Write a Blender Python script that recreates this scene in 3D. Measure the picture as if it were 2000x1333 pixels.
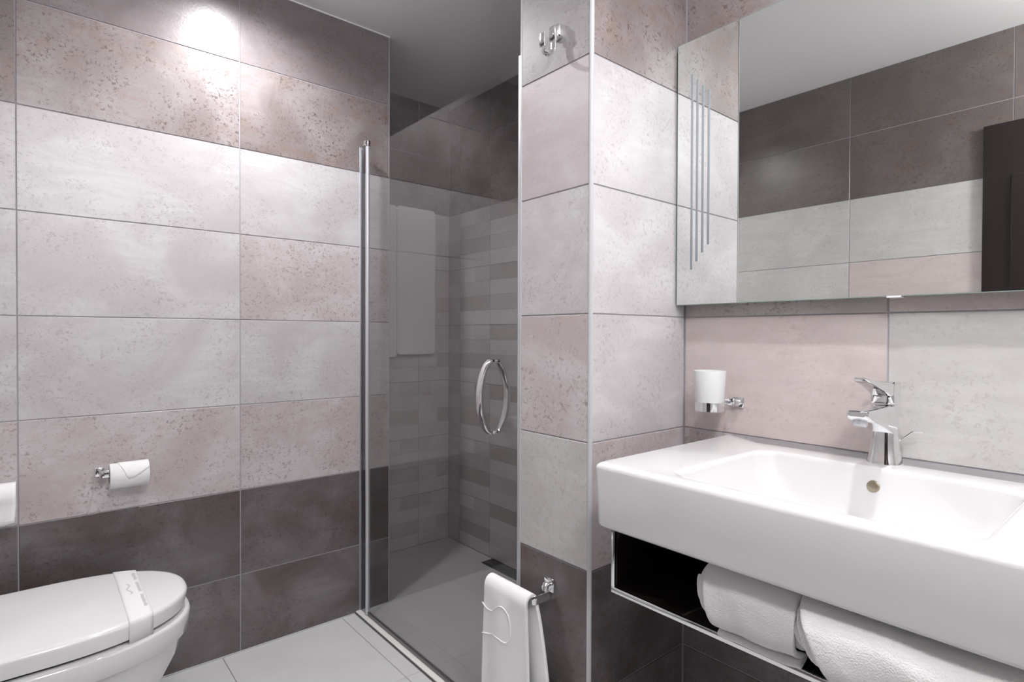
import bpy, bmesh, math, random
from mathutils import Vector, Matrix, noise

random.seed(7)
for o in list(bpy.data.objects):
    bpy.data.objects.remove(o, do_unlink=True)
C = bpy.context.scene.collection
sc = bpy.context.scene

# ------------------------------------------------------------------ camera, world, exposure
YAW, PITCH, ROLL = math.radians(49.873), math.radians(-0.654), math.radians(0.2017)
fw = Vector((math.cos(YAW)*math.cos(PITCH), math.sin(YAW)*math.cos(PITCH), math.sin(PITCH)))
rt = Vector((math.sin(YAW), -math.cos(YAW), 0))
up = rt.cross(fw)
r2 = rt*math.cos(ROLL)+up*math.sin(ROLL)
u2 = -rt*math.sin(ROLL)+up*math.cos(ROLL)
cd = bpy.data.cameras.new('camera')
cam = bpy.data.objects.new('camera', cd)
C.objects.link(cam)
M = Matrix((r2, u2, -fw)).transposed().to_4x4()
M.translation = Vector((-1.3627, -0.8838, 1.1253))
cam.matrix_world = M
cd.sensor_width = 36.0
cd.lens = 1108.3/2000*36.0
cd.clip_start = 0.02
sc.camera = cam

w = bpy.data.worlds.new('world')
sc.world = w
w.use_nodes = True
w.node_tree.nodes['Background'].inputs[0].default_value = (0.8, 0.82, 0.9, 1)
w.node_tree.nodes['Background'].inputs[1].default_value = 0.15
sc.view_settings.view_transform = 'Standard'
sc.view_settings.look = 'None'
sc.view_settings.gamma = 1
sc.view_settings.use_curve_mapping = False
sc.view_settings.exposure = 0.11
CEIL = 2.357
# recessed ceiling spots: x, y, watts
SPOTS = [(-0.83, 0.93, 19.0), (-0.58, -0.60, 13.5)]
FILL_GLOBE = (-1.22, -1.22, 88.0)   # unseen fill globe added behind the camera: x, y, emission strength
SPOT_COL = (1.0, 0.975, 0.99)

# ------------------------------------------------------------------ helpers
def link(name, me, mat=None, parent=None):
    o = bpy.data.objects.new(name, me)
    C.objects.link(o)
    if mat is not None and not me.materials:
        me.materials.append(mat)
    if parent is not None:
        o.parent = parent
    return o

def finish(bm, name, mat, parent=None, smooth=True, angle=35, recalc=True):
    if recalc:
        bmesh.ops.recalc_face_normals(bm, faces=bm.faces)
    me = bpy.data.meshes.new(name)
    bm.to_mesh(me)
    bm.free()
    if smooth:
        me.polygons.foreach_set('use_smooth', [True]*len(me.polygons))
        me.set_sharp_from_angle(angle=math.radians(angle))
    return link(name, me, mat, parent)

def tag(o, label=None, cat=None, group=None, kind=None):
    if label: o['label'] = label
    if cat: o['category'] = cat
    if group: o['group'] = group
    if kind: o['kind'] = kind
    return o

def thing(name, label, cat, loc=(0, 0, 0), group=None):
    o = bpy.data.objects.new(name, None)
    C.objects.link(o)
    o.location = loc
    o.empty_display_size = 0.05
    INV[o.name] = Matrix.Translation(-Vector(loc))
    return tag(o, label, cat, group)
INV = {}

def add_box(bm, x0, x1, y0, y1, z0, z1, bevel=0.0, seg=2):
    r = bmesh.ops.create_cube(bm, size=1.0)
    vs = r['verts']
    for v in vs:
        v.co = Vector((x0+(v.co.x+.5)*(x1-x0), y0+(v.co.y+.5)*(y1-y0), z0+(v.co.z+.5)*(z1-z0)))
    if bevel > 0:
        es = list({e for v in vs for e in v.link_edges})
        bmesh.ops.bevel(bm, geom=es, offset=bevel, segments=seg, profile=0.5, affect='EDGES')

def box(name, x0, x1, y0, y1, z0, z1, mat, parent=None, bevel=0.0, seg=2):
    bm = bmesh.new()
    add_box(bm, x0, x1, y0, y1, z0, z1, bevel, seg)
    return finish(bm, name, mat, parent, smooth=bevel > 0, angle=50)

def add_loft(bm, rings, cap0=True, cap1=True, closed=True):
    prev = None
    first = None
    for ring in rings:
        vs = [bm.verts.new(p) for p in ring]
        if prev:
            n = len(vs)
            for i in range(n if closed else n-1):
                j = (i+1) % n
                bm.faces.new((prev[i], prev[j], vs[j], vs[i]))
        else:
            first = vs
        prev = vs
    if cap0: bm.faces.new(list(reversed(first)))
    if cap1: bm.faces.new(prev)

def add_sweep(bm, pts, prof, closed_prof=True, up0=Vector((0, 0, 1)), caps=True, scale=None):
    """sweep 2d profile (a along side, b along up) along pts"""
    pts = [Vector(p) for p in pts]
    rings = []
    n = len(pts)
    for i, p in enumerate(pts):
        t = (pts[min(i+1, n-1)]-pts[max(i-1, 0)]).normalized()
        side = t.cross(up0)
        if side.length < 1e-5: side = Vector((1, 0, 0))
        side.normalize()
        upv = side.cross(t).normalized()
        s = scale[i] if scale else 1.0
        rings.append([p+side*(a*s)+upv*(b*s) for a, b in prof])
    add_loft(bm, rings, caps, caps)

def circ(r, n=16, rx=None):
    rx = rx or r
    return [(rx*math.cos(2*math.pi*i/n), r*math.sin(2*math.pi*i/n)) for i in range(n)]

def rrect(w_, h_, r, seg=3):
    """rounded rect profile centred at origin"""
    pts = []
    for cx, cy, a0 in ((w_/2-r, h_/2-r, 0), (-w_/2+r, h_/2-r, 90), (-w_/2+r, -h_/2+r, 180), (w_/2-r, -h_/2+r, 270)):
        for k in range(seg+1):
            a = math.radians(a0+90*k/seg)
            pts.append((cx+r*math.cos(a), cy+r*math.sin(a)))
    return pts

def add_tube(bm, pts, r, n=12, up0=Vector((0, 0, 1))):
    add_sweep(bm, pts, circ(r, n), up0=up0)

def add_lathe(bm, prof, cx, cy, n=32, cap0=True, cap1=True):
    rings = [[Vector((cx+r*math.cos(2*math.pi*i/n), cy+r*math.sin(2*math.pi*i/n), z)) for i in range(n)] for r, z in prof]
    add_loft(bm, rings, cap0, cap1)

def arc(cx, cy, r, a0, a1, n):
    return [(cx+r*math.cos(math.radians(a0+(a1-a0)*i/n)), cy+r*math.sin(math.radians(a0+(a1-a0)*i/n))) for i in range(n+1)]

# ------------------------------------------------------------------ materials
def newmat(name):
    m = bpy.data.materials.new(name)
    m.use_nodes = True
    return m, m.node_tree, m.node_tree.nodes['Principled BSDF']

def simple(name, col, rough=0.5, metal=0.0, spec=0.5, coat=0.0, bump=0.0, bscale=200.0):
    m, nt, b = newmat(name)
    b.inputs['Roughness'].default_value = rough
    b.inputs['Metallic'].default_value = metal
    b.inputs['Specular IOR Level'].default_value = spec
    b.inputs['Coat Weight'].default_value = coat
    tc = nt.nodes.new('ShaderNodeTexCoord')
    nz = nt.nodes.new('ShaderNodeTexNoise')
    nz.inputs['Scale'].default_value = bscale if bump else 4.0
    nt.links.new(tc.outputs['Object'], nz.inputs['Vector'])
    mx = nt.nodes.new('ShaderNodeMix'); mx.data_type = 'RGBA'
    mx.inputs[0].default_value = 0.5
    mx.inputs[6].default_value = (*[c*0.985 for c in col], 1)
    mx.inputs[7].default_value = (*[min(1, c*1.015) for c in col], 1)
    nt.links.new(nz.outputs['Fac'], mx.inputs[0])
    nt.links.new(mx.outputs[2], b.inputs['Base Color'])
    if bump:
        bp = nt.nodes.new('ShaderNodeBump')
        bp.inputs['Strength'].default_value = bump
        bp.inputs['Distance'].default_value = 0.002
        nt.links.new(nz.outputs['Fac'], bp.inputs['Height'])
        nt.links.new(bp.outputs[0], b.inputs['Normal'])
    return m

def tile_mat(name, ca, cb, pit, pit_amt=0.5, rough=0.36, streak=0.5, rust=None, rust_amt=0.0, var=0.08, bump=0.25):
    m, nt, b = newmat(name)
    N, L = nt.nodes, nt.links
    tc = N.new('ShaderNodeTexCoord')
    oi = N.new('ShaderNodeObjectInfo')
    ml = N.new('ShaderNodeMath'); ml.operation = 'MULTIPLY'; ml.inputs[1].default_value = 37.0
    L.new(oi.outputs['Random'], ml.inputs[0])
    cx = N.new('ShaderNodeCombineXYZ')
    for i in range(3): L.new(ml.outputs[0], cx.inputs[i])
    va = N.new('ShaderNodeVectorMath'); va.operation = 'ADD'
    L.new(tc.outputs['Object'], va.inputs[0]); L.new(cx.outputs[0], va.inputs[1])
    def nz(scale, detail, rough_, vec, dist=0.0):
        n = N.new('ShaderNodeTexNoise')
        n.inputs['Scale'].default_value = scale; n.inputs['Detail'].default_value = detail
        n.inputs['Roughness'].default_value = rough_; n.inputs['Distortion'].default_value = dist
        L.new(vec, n.inputs['Vector']); return n.outputs['Fac']
    def ramp(fac, a, c):
        r = N.new('ShaderNodeMapRange'); r.inputs[1].default_value = a; r.inputs[2].default_value = c
        r.interpolation_type = 'SMOOTHSTEP'
        L.new(fac, r.inputs[0]); return r.outputs[0]
    def mul(a, c):
        r = N.new('ShaderNodeMath'); r.operation = 'MULTIPLY'
        for i, q in enumerate((a, c)):
            if isinstance(q, float): r.inputs[i].default_value = q
            else: L.new(q, r.inputs[i])
        return r.outputs[0]
    def mix(f, a, c):
        r = N.new('ShaderNodeMix'); r.data_type = 'RGBA'
        if isinstance(f, float): r.inputs[0].default_value = f
        else: L.new(f, r.inputs[0])
        for i, q in ((6, a), (7, c)):
            if isinstance(q, tuple): r.inputs[i].default_value = (*q, 1)
            else: L.new(q, r.inputs[i])
        return r.outputs[2]
    mp = N.new('ShaderNodeMapping'); mp.inputs['Scale'].default_value = (1.0, 4.5, 1.0)
    L.new(va.outputs[0], mp.inputs['Vector'])
    big = ramp(nz(4.2, 4, 0.6, va.outputs[0], 0.6), 0.34, 0.66)
    stk = ramp(nz(5.5, 6, 0.65, mp.outputs[0], 0.8), 0.36, 0.64)
    col = mix(big, ca, cb)
    col = mix(mul(stk, streak), col, tuple(0.5*(x+y)*0.86 for x, y in zip(ca, cb)))
    zone = ramp(nz(3.1, 3, 0.5, mp.outputs[0], 0.3), 0.40, 0.62)
    if rust:
        col = mix(mul(mul(zone, ramp(nz(28, 5, 0.7, va.outputs[0]), 0.42, 0.62)), rust_amt), col, rust)
    # pits and flecks, denser in cloudy zones
    fine = nz(100, 4, 0.68, va.outputs[0], 0.6)
    p1 = ramp(fine, 0.53, 0.64)
    zone2 = ramp(nz(6.5, 4, 0.6, va.outputs[0], 0.5), 0.33, 0.60)
    pm = mul(mul(p1, zone2), pit_amt)
    col = mix(pm, col, pit)
    lt = ramp(nz(120, 2, 0.6, va.outputs[0]), 0.60, 0.72)
    col = mix(mul(mul(lt, zone2), 0.28*pit_amt), col, tuple(min(1, c*1.35) for c in cb))
    # value variation from tile to tile
    h = N.new('ShaderNodeHueSaturation')
    mr = N.new('ShaderNodeMapRange'); mr.inputs[3].default_value = 1-var; mr.inputs[4].default_value = 1+var
    L.new(oi.outputs['Random'], mr.inputs[0]); L.new(mr.outputs[0], h.inputs['Value'])
    L.new(col, h.inputs['Color'])
    L.new(h.outputs[0], b.inputs['Base Color'])
    rr = N.new('ShaderNodeMapRange'); rr.inputs[3].default_value = rough-0.04; rr.inputs[4].default_value = rough+0.09
    L.new(fine, rr.inputs[0]); L.new(rr.outputs[0], b.inputs['Roughness'])
    bp = N.new('ShaderNodeBump'); bp.inputs['Strength'].default_value = bump; bp.inputs['Distance'].default_value = 0.0012
    bp.invert = True
    b.inputs['Specular IOR Level'].default_value = 0.72
    L.new(fine, bp.inputs['Height']); L.new(bp.outputs[0], b.inputs['Normal'])
    return m

M_light = tile_mat('tile_light', (0.515, 0.49, 0.50), (0.615, 0.605, 0.615), (0.33, 0.30, 0.30), 0.6, 0.34, 0.45, var=0.05)
M_speck = tile_mat('tile_light_speckled', (0.475, 0.42, 0.42), (0.59, 0.56, 0.57), (0.25, 0.20, 0.19), 0.75, 0.38, 0.4, (0.44, 0.35, 0.31), 0.35, var=0.05)
M_grey = tile_mat('tile_light_grey', (0.53, 0.52, 0.51), (0.60, 0.595, 0.585), (0.36, 0.34, 0.32), 0.45, 0.38, 0.5, (0.5, 0.42, 0.35), 0.2, var=0.03)
M_pink = tile_mat('tile_rose', (0.56, 0.485, 0.475), (0.60, 0.545, 0.53), (0.40, 0.33, 0.31), 0.4, 0.38, 0.5, (0.52, 0.42, 0.38), 0.3, var=0.03)
M_brown = tile_mat('tile_brown', (0.22, 0.185, 0.18), (0.345, 0.315, 0.32), (0.11, 0.08, 0.072), 0.95, 0.30, 0.4, (0.27, 0.19, 0.155), 0.6, var=0.06)
M_brown2 = tile_mat('tile_brown_fine', (0.20, 0.175, 0.18), (0.27, 0.245, 0.255), (0.12, 0.09, 0.085), 0.55, 0.30, 0.5, (0.26, 0.18, 0.15), 0.3, var=0.05)
M_dark = tile_mat('tile_dark', (0.088, 0.070, 0.064), (0.185, 0.168, 0.178), (0.055, 0.036, 0.03), 0.6, 0.33, 0.5, (0.13, 0.085, 0.065), 0.4, var=0.12)
M_floor = tile_mat('floor_porcelain', (0.61, 0.615, 0.62), (0.64, 0.645, 0.65), (0.55, 0.55, 0.55), 0.12, 0.34, 0.12, var=0.015, bump=0.05)
M_grout = simple('grout', (0.40, 0.385, 0.42), 0.85, bump=0.3, bscale=400)
M_groutf = simple('grout_floor', (0.22, 0.21, 0.20), 0.9, bump=0.3, bscale=400)
M_plaster = simple('ceiling_paint', (0.88, 0.88, 0.88), 0.75, bump=0.05, bscale=500)
M_trim = simple('corner_trim', (0.52, 0.53, 0.55), 0.36)
M_ceram = simple('white_ceramic', (0.75, 0.75, 0.755), 0.06, coat=0.4)
M_plast = simple('white_plastic', (0.78, 0.785, 0.79), 0.15)
M_paper = simple('white_paper', (0.84, 0.84, 0.84), 0.85, bump=0.2, bscale=260)
M_card = simple('cardboard', (0.42, 0.36, 0.33), 0.85)
M_chrome = simple('chrome', (0.86, 0.87, 0.88), 0.07, 1.0)
M_alu = simple('satin_aluminium', (0.62, 0.63, 0.66), 0.33, 0.45)
M_steel = simple('dark_steel', (0.20, 0.19, 0.19), 0.35, 1.0)
M_black = simple('black_rubber', (0.02, 0.02, 0.02), 0.5)
M_gap = simple('shadow_gap', (0.03, 0.03, 0.03), 0.7)
M_wenge = simple('dark_lacquer', (0.012, 0.008, 0.007), 0.08, spec=0.35, coat=0.2)
M_door = simple('dark_wood', (0.02, 0.014, 0.013), 0.3, bump=0.4, bscale=120)
M_mirror = simple('mirror_silver', (0.86, 0.885, 0.87), 0.0, 1.0)
M_medge = simple('mirror_edge', (0.03, 0.04, 0.04), 0.3)
M_ground = simple('ground_glass', (0.30, 0.345, 0.37), 0.45)
M_frost = simple('frosted_glass', (0.80, 0.82, 0.825), 0.45)
M_frost.node_tree.nodes['Principled BSDF'].inputs['Subsurface Weight'].default_value = 0.5
M_frost.node_tree.nodes['Principled BSDF'].inputs['Subsurface Radius'].default_value = (0.02, 0.02, 0.02)
M_bronze = simple('overflow_bronze', (0.40, 0.355, 0.27), 0.28, 0.8)
M_ink = simple('grey_ink', (0.50, 0.51, 0.53), 0.8)
M_lens = simple('lamp_rim', (0.8, 0.8, 0.8), 0.3)

def towel_mat():
    m, nt, b = newmat('terry')
    N, L = nt.nodes, nt.links
    tc = N.new('ShaderNodeTexCoord')
    v = N.new('ShaderNodeTexNoise'); v.inputs['Scale'].default_value = 420; v.inputs['Detail'].default_value = 3
    L.new(tc.outputs['Object'], v.inputs['Vector'])
    b.inputs['Base Color'].default_value = (0.84, 0.835, 0.83, 1)
    b.inputs['Roughness'].default_value = 0.95
    b.inputs['Sheen Weight'].default_value = 0.3
    v2 = N.new('ShaderNodeTexNoise'); v2.inputs['Scale'].default_value = 60; v2.inputs['Detail'].default_value = 4
    L.new(tc.outputs['Object'], v2.inputs['Vector'])
    ad = N.new('ShaderNodeMath'); ad.operation = 'ADD'
    L.new(v.outputs['Fac'], ad.inputs[0]); L.new(v2.outputs['Fac'], ad.inputs[1])
    bp = N.new('ShaderNodeBump'); bp.inputs['Strength'].default_value = 0.55; bp.inputs['Distance'].default_value = 0.003
    L.new(ad.outputs[0], bp.inputs['Height']); L.new(bp.outputs[0], b.inputs['Normal'])
    return m
M_terry = towel_mat()
M_cloth = simple('smooth_towel', (0.84, 0.835, 0.84), 0.9, bump=0.25, bscale=500)

def glass_mat(name, col, rough=0.0, ior=1.5, thin=True):
    m, nt, b = newmat(name)
    N, L = nt.nodes, nt.links
    N.remove(b)
    out = N['Material Output']
    tr = N.new('ShaderNodeBsdfTransparent'); tr.inputs[0].default_value = (*col, 1)
    gl = N.new('ShaderNodeBsdfGlossy'); gl.inputs['Roughness'].default_value = rough
    gl.inputs['Color'].default_value = (1, 1, 1, 1)
    # Schlick reflectance, the same from either side of the thin pane
    f0 = ((ior-1)/(ior+1))**2
    lw = N.new('ShaderNodeLayerWeight'); lw.inputs['Blend'].default_value = 0.5
    pw_ = N.new('ShaderNodeMath'); pw_.operation = 'POWER'; pw_.inputs[1].default_value = 5.0
    L.new(lw.outputs['Facing'], pw_.inputs[0])
    fr = N.new('ShaderNodeMath'); fr.operation = 'MULTIPLY_ADD'; fr.inputs[1].default_value = 1-f0; fr.inputs[2].default_value = f0
    L.new(pw_.outputs[0], fr.inputs[0])
    mx = N.new('ShaderNodeMixShader')
    L.new(fr.outputs[0], mx.inputs[0]); L.new(tr.outputs[0], mx.inputs[1]); L.new(gl.outputs[0], mx.inputs[2])
    L.new(mx.outputs[0], out.inputs['Surface'])
    return m
M_glass = glass_mat('smoked_glass', (0.91, 0.91, 0.905), 0.0, 1.5)
M_seal = glass_mat('clear_seal', (0.95, 0.95, 0.965), 0.2, 1.35)
M_smoke = glass_mat('dark_glass', (0.05, 0.035, 0.03), 0.0, 1.5)

# ------------------------------------------------------------------ tiled surfaces
CACHE = {}
def tile_mesh(wd, ht, mat, th=0.006, bev=0.0009):
    key = (round(wd, 4), round(ht, 4), mat.name, th, bev)
    if key in CACHE: return CACHE[key]
    bm = bmesh.new()
    # 12-ish faces: bevelled front slab (back face left open against the wall)
    x, y = wd/2, ht/2
    o = [(-x, -y), (x, -y), (x, y), (-x, y)]
    i_ = [(-x+bev, -y+bev), (x-bev, -y+bev), (x-bev, y-bev), (-x+bev, y-bev)]
    r0 = [bm.verts.new((a, b_, -th)) for a, b_ in o]
    r1 = [bm.verts.new((a, b_, -bev)) for a, b_ in o]
    r2_ = [bm.verts.new((a, b_, 0)) for a, b_ in i_]
    for ra, rb in ((r0, r1), (r1, r2_)):
        for k in range(4):
            bm.faces.new((ra[k], ra[(k+1) % 4], rb[(k+1) % 4], rb[k]))
    bm.faces.new(r2_)
    bm.faces.new(list(reversed(r0)))
    me = bpy.data.meshes.new('tile')
    bm.to_mesh(me); bm.free()
    me.materials.append(mat)
    CACHE[key] = me
    return me

def place_tile(parent, name, u, v, n, base, u0, u1, v0, v1, mat, gap, jit=0.0003, **kw):
    me = tile_mesh(u1-u0-gap, v1-v0-gap, mat, **kw)
    o = bpy.data.objects.new(name, me)
    C.objects.link(o)
    mm = Matrix((u, v, n)).transposed().to_4x4()
    mm.translation = base + u*((u0+u1)/2) + v*((v0+v1)/2) + n*random.uniform(-jit, 0)
    o.matrix_world = mm
    o.parent = parent
    return o

ZR = [0.0, 0.274, 0.574, 0.874, 1.174, 1.474, 1.774, 2.074, CEIL]
X, Y, Z = Vector((1, 0, 0)), Vector((0, 1, 0)), Vector((0, 0, 1))

def tile_wall(parent, u, n, base, ued, pick, gap=0.0032):
    """pick(row, col) -> material; u horizontal, z up, n outward; u x z must equal n"""
    for r in range(len(ZR)-1):
        for c in range(len(ued)-1):
            m = pick(r, c)
            place_tile(parent, 'tile', u, Z, n, base, ued[c], ued[c+1], ZR[r], ZR[r+1], m, gap)

def structure(name, x0, x1, y0, y1, z0, z1, mat, bevel=0.0):
    o = box(name, x0, x1, y0, y1, z0, z1, mat, None, bevel)
    return tag(o, kind='structure')

GB = 0.0022  # grout lies this far behind the tile face
# left wall block (tile face y=1.256), ends at the shower corner x=-0.227
wl = structure('wall_left', -1.78, -0.227-GB, 1.256+GB, 1.80, -0.05, CEIL+0.02, M_grout)
def pick_left(r, c):
    if r in (0, 1): return M_dark
    if r in (6,): return M_brown
    if r == 7: return M_brown2
    if r == 2: return M_speck
    return {(3, 1): M_light, (3, 2): M_light, (4, 1): M_light, (4, 2): M_speck, (5, 1): M_light, (5, 2): M_light}.get((r, c), M_light)
# u must satisfy u x Z = n ; n=-Y -> u=+X
tile_wall(wl, X, -Y, Vector((0, 1.256, 0)), [-1.715, -1.399, -0.808, -0.229], pick_left)
# end face of that block towards the shower (n=+X -> u=+Y)
tile_wall(wl, Y, X, Vector((-0.227, 0, 0)), [1.258, 1.738], lambda r, c: M_dark if r < 2 else (M_brown if r > 5 else M_light))

# niche wall behind it and shower far wall, both in brick-format tiles
wn = structure('wall_niche', -0.25, 0.46, 1.738+GB, 1.80, -0.05, CEIL+0.02, M_grout)
wf = structure('wall_far', 0.393+GB, 0.46, 0.20, 1.738+GB, -0.05, CEIL+0.02, M_grout)
M_bl = tile_mat('brick_light', (0.64, 0.62, 0.63), (0.70, 0.68, 0.69), (0.36, 0.32, 0.32), 0.3, 0.36, 0.4, var=0.03)
M_bm = tile_mat('brick_mid', (0.56, 0.53, 0.535), (0.62, 0.59, 0.595), (0.30, 0.26, 0.25), 0.4, 0.36, 0.4, var=0.04)
M_bd = tile_mat('brick_taupe', (0.47, 0.43, 0.425), (0.53, 0.49, 0.49), (0.24, 0.20, 0.19), 0.4, 0.36, 0.4, var=0.05)
# printed brick pattern of one 30 cm tile, top course first: list of (split, tones)
PAT_A = [('LM', 0.5), ('M', 1), ('D', 1), ('L', 1)]
PAT_B = [('D', 1), ('L', 1), ('M', 1), ('L', 1)]
PAT_C = [('ML', 0.4), ('L', 1), ('LM', 0.6), ('L', 1)]
PAT_N = [('LM', 0.5), ('L', 1), ('M', 1), ('L', 1)]
TONE = {'L': M_bl, 'M': M_bm, 'D': M_bd}
def brickwork(parent, u, n, base, cols, pats, plain_top):
    for r in range(len(ZR)-1):
        z0, z1 = ZR[r], ZR[r+1]
        for c in range(len(cols)-1):
            x0, x1 = cols[c], cols[c+1]
            if r > 5 and plain_top:
                place_tile(parent, 'tile', u, Z, n, base, x0, x1, z0, z1, M_brown2, 0.0028)
                continue
            pat = pats[c]
            k = 4
            for j in range(k):
                a, b_ = z1-(z1-z0)*(j+1)/k, z1-(z1-z0)*j/k
                tones, sp_ = pat[j]
                e1 = 0.0012 if j == 0 else 0.0
                e0 = 0.0012 if j == k-1 else 0.0
                xa, xb = x0+0.0009, x1-0.0009
                parts = [(xa, xb, tones)] if len(tones) == 1 else [(xa, xa+(xb-xa)*sp_, tones[0]), (xa+(xb-xa)*sp_, xb, tones[1])]
                for p0, p1, tn in parts:
                    m = TONE[tn]
                    if r > 5: m = {'L': M_brown, 'M': M_brown, 'D': M_brown2}[tn]
                    place_tile(parent, 'brick_tile', u, Z, n, base, p0, p1, a+e0, b_-e1, m, 0.0006, bev=0.0004)
brickwork(wn, X, -Y, Vector((0, 1.738, 0)), [-0.227, -0.02, 0.20, 0.393], [PAT_C, PAT_N, PAT_C], True)
# far wall faces -X: u x Z = -X -> u=-Y ; parametrise with -y
brickwork(wf, -Y, -X, Vector((0.393, 0, 0)), [-1.738, -1.634, -1.372, -1.16, -0.95], [[('M', 1), ('L', 1), ('M', 1), ('M', 1)], PAT_A, PAT_B, PAT_C], False)
for r in range(len(ZR)-1):
    for y0, y1 in ((-0.95, -0.60), (-0.60, -0.25)):
        place_tile(wf, 'tile', -Y, Z, -X, Vector((0.393, 0, 0)), y0, y1, ZR[r], ZR[r+1],
                   (M_brown2 if r > 5 else M_bm), 0.003)

# pillar (partition) between shower and washbasin
P0, PW = -0.381, 0.2465
wp = structure('wall_partition', P0+GB, 0.46, GB, PW-GB, -0.05, CEIL+0.02, M_grout)
M_glare = tile_mat('tile_brown_glare', (0.29, 0.27, 0.275), (0.37, 0.355, 0.37), (0.18, 0.15, 0.145), 0.6, 0.40, 0.4, var=0.02)  # brown tile with the spot's glare lightened into its base colour
def pick_pil(r, c):
    return {0: M_dark, 1: M_dark, 2: M_grey, 3: M_speck, 4: M_light, 5: M_pinkl, 6: M_glare, 7: M_glare}[r]
M_pinkl = tile_mat('tile_pale_rose', (0.50, 0.445, 0.46), (0.57, 0.535, 0.55), (0.40, 0.33, 0.34), 0.35, 0.34, 0.5, (0.52, 0.43, 0.39), 0.2, var=0.02)
# face -X : u=-Y
tile_wall(wp, -Y, -X, Vector((P0, 0, 0)), [-PW, -0.006], pick_pil)
# face -Y towards washbasin: u=+X
def pick_pr(r, c):
    return {0: M_dark, 1: M_dark, 2: M_speck, 3: M_light, 4: M_light, 5: M_light, 6: M_brown, 7: M_brown}[r]
M_palew = M_light
tile_wall(wp, X, -Y, Vector((0, 0, 0)), [P0+0.006, -0.001], pick_pr)
# face +Y towards shower: n=+Y -> u=-X
tile_wall(wp, -X, Y, Vector((0, PW, 0)), [-0.393, 0.0, 0.381], lambda r, c: M_dark if r < 2 else (M_brown2 if r > 5 else M_light))

# washbasin wall (face -X at x=0)
wr = structure('wall_right', GB, 0.10, -1.70, GB-0.0005, -0.05, CEIL+0.02, M_grout)
def pick_wr(r, c):
    if r < 2: return M_dark
    if r == 3: return [M_pink, M_grey, M_grey][c]
    if r == 4: return [M_speck2, M_pink, M_grey][c]
    if r > 5: return M_brown
    return [M_speck, M_light, M_light][c]
M_speck2 = tile_mat('tile_grey_speckled', (0.44, 0.41, 0.39), (0.52, 0.49, 0.47), (0.24, 0.20, 0.18), 0.8, 0.4, 0.3, var=0.02)
tile_wall(wr, -Y, -X, Vector((0, 0, 0)), [0.001, 0.484, 1.075, 1.66], pick_wr)

M_umber = tile_mat('tile_umber', (0.135, 0.115, 0.11), (0.18, 0.158, 0.152), (0.085, 0.06, 0.05), 0.7, 0.27, 0.5, (0.17, 0.12, 0.095), 0.4, var=0.06)
# rear wall behind the camera (face +X at x=-1.715), with the door
wb = structure('wall_rear', -1.80, -1.715-GB, -1.70, 1.30, -0.05, CEIL+0.02, M_grout)
for r in range(len(ZR)-1):
    yed = [-1.65, -1.02, -0.435, 0.157, 0.75, 1.256]
    for c in range(len(yed)-1):
        m = M_dark if r < 2 else M_umber if r > 5 else (M_pink if (r, c) == (4, 2) else M_grey)
        z0, z1 = ZR[r], ZR[r+1]
        # leave the door opening free
        place_tile(wb, 'tile', Y, Z, X, Vector((-1.715, 0, 0)), yed[c], yed[c+1], z0, z1, m, 0.003)
# near wall (behind the camera's right)
wq = structure('wall_near', -1.80, 0.10, -1.74, -1.65-GB, -0.05, CEIL+0.02, M_grout)
tile_wall(wq, -X, Y, Vector((0, -1.65, 0)), [0.0, 0.59, 1.18, 1.715], lambda r, c: M_dark if (r < 2 or r > 5) else M_grey)

# ceiling and floor
structure('ceiling', -1.82, 0.48, -1.74, 1.82, CEIL, CEIL+0.05, M_plaster)
fl = structure('floor', -1.82, 0.48, -1.74, 1.82, -0.06, -0.0018, M_groutf)
fx = [-1.715, -1.30, -0.867, -0.434, -0.379]
fy = [-1.65, -1.05, -0.45, 0.15, 0.75, 1.256]
def floor_tile(x0, x1, y0, y1, z=0.0, gap=0.0022):
    # n=+Z: u=X, v=Y
    me = tile_mesh(x1-x0-gap, y1-y0-gap, M_floor)
    o = bpy.data.objects.new('floor_tile', me)
    C.objects.link(o)
    o.location = ((x0+x1)/2, (y0+y1)/2, z)
    o.parent = fl
for i in range(len(fx)-1):
    for j in range(len(fy)-1):
        floor_tile(fx[i], fx[i+1], fy[j], fy[j+1])
for j in range(3):   # strip in front of the basin wall
    floor_tile(-0.379, 0.0, fy[j], min(fy[j+1], 0.0))
for x0, x1 in ((-0.340, -0.252), (-0.252, 0.10), (0.10, 0.320)):
    for y0, y1 in ((0.2465, 0.737), (0.737, 1.256)):
        floor_tile(x0, x1, y0, y1, 0.0, 0.0012)
for x0, x1 in ((-0.227, 0.10), (0.10, 0.320)):
    floor_tile(x0, x1, 1.256, 1.738, 0.0, 0.0012)
floor_tile(0.320, 0.393, 0.2465, 0.55, 0, 0.0012)
floor_tile(0.320, 0.393, 1.345, 1.738, 0, 0.0012)
# silicone skirting beads along wall feet and ceiling line
tag(box('trim_1', -1.715, -0.229, 1.251, 1.2562, 0.0, 0.004, M_trim), kind='structure')
tag(box('trim_2', -1.715, -0.229, 1.2525, 1.2562, CEIL-0.004, CEIL, M_plaster), kind='structure')

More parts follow.
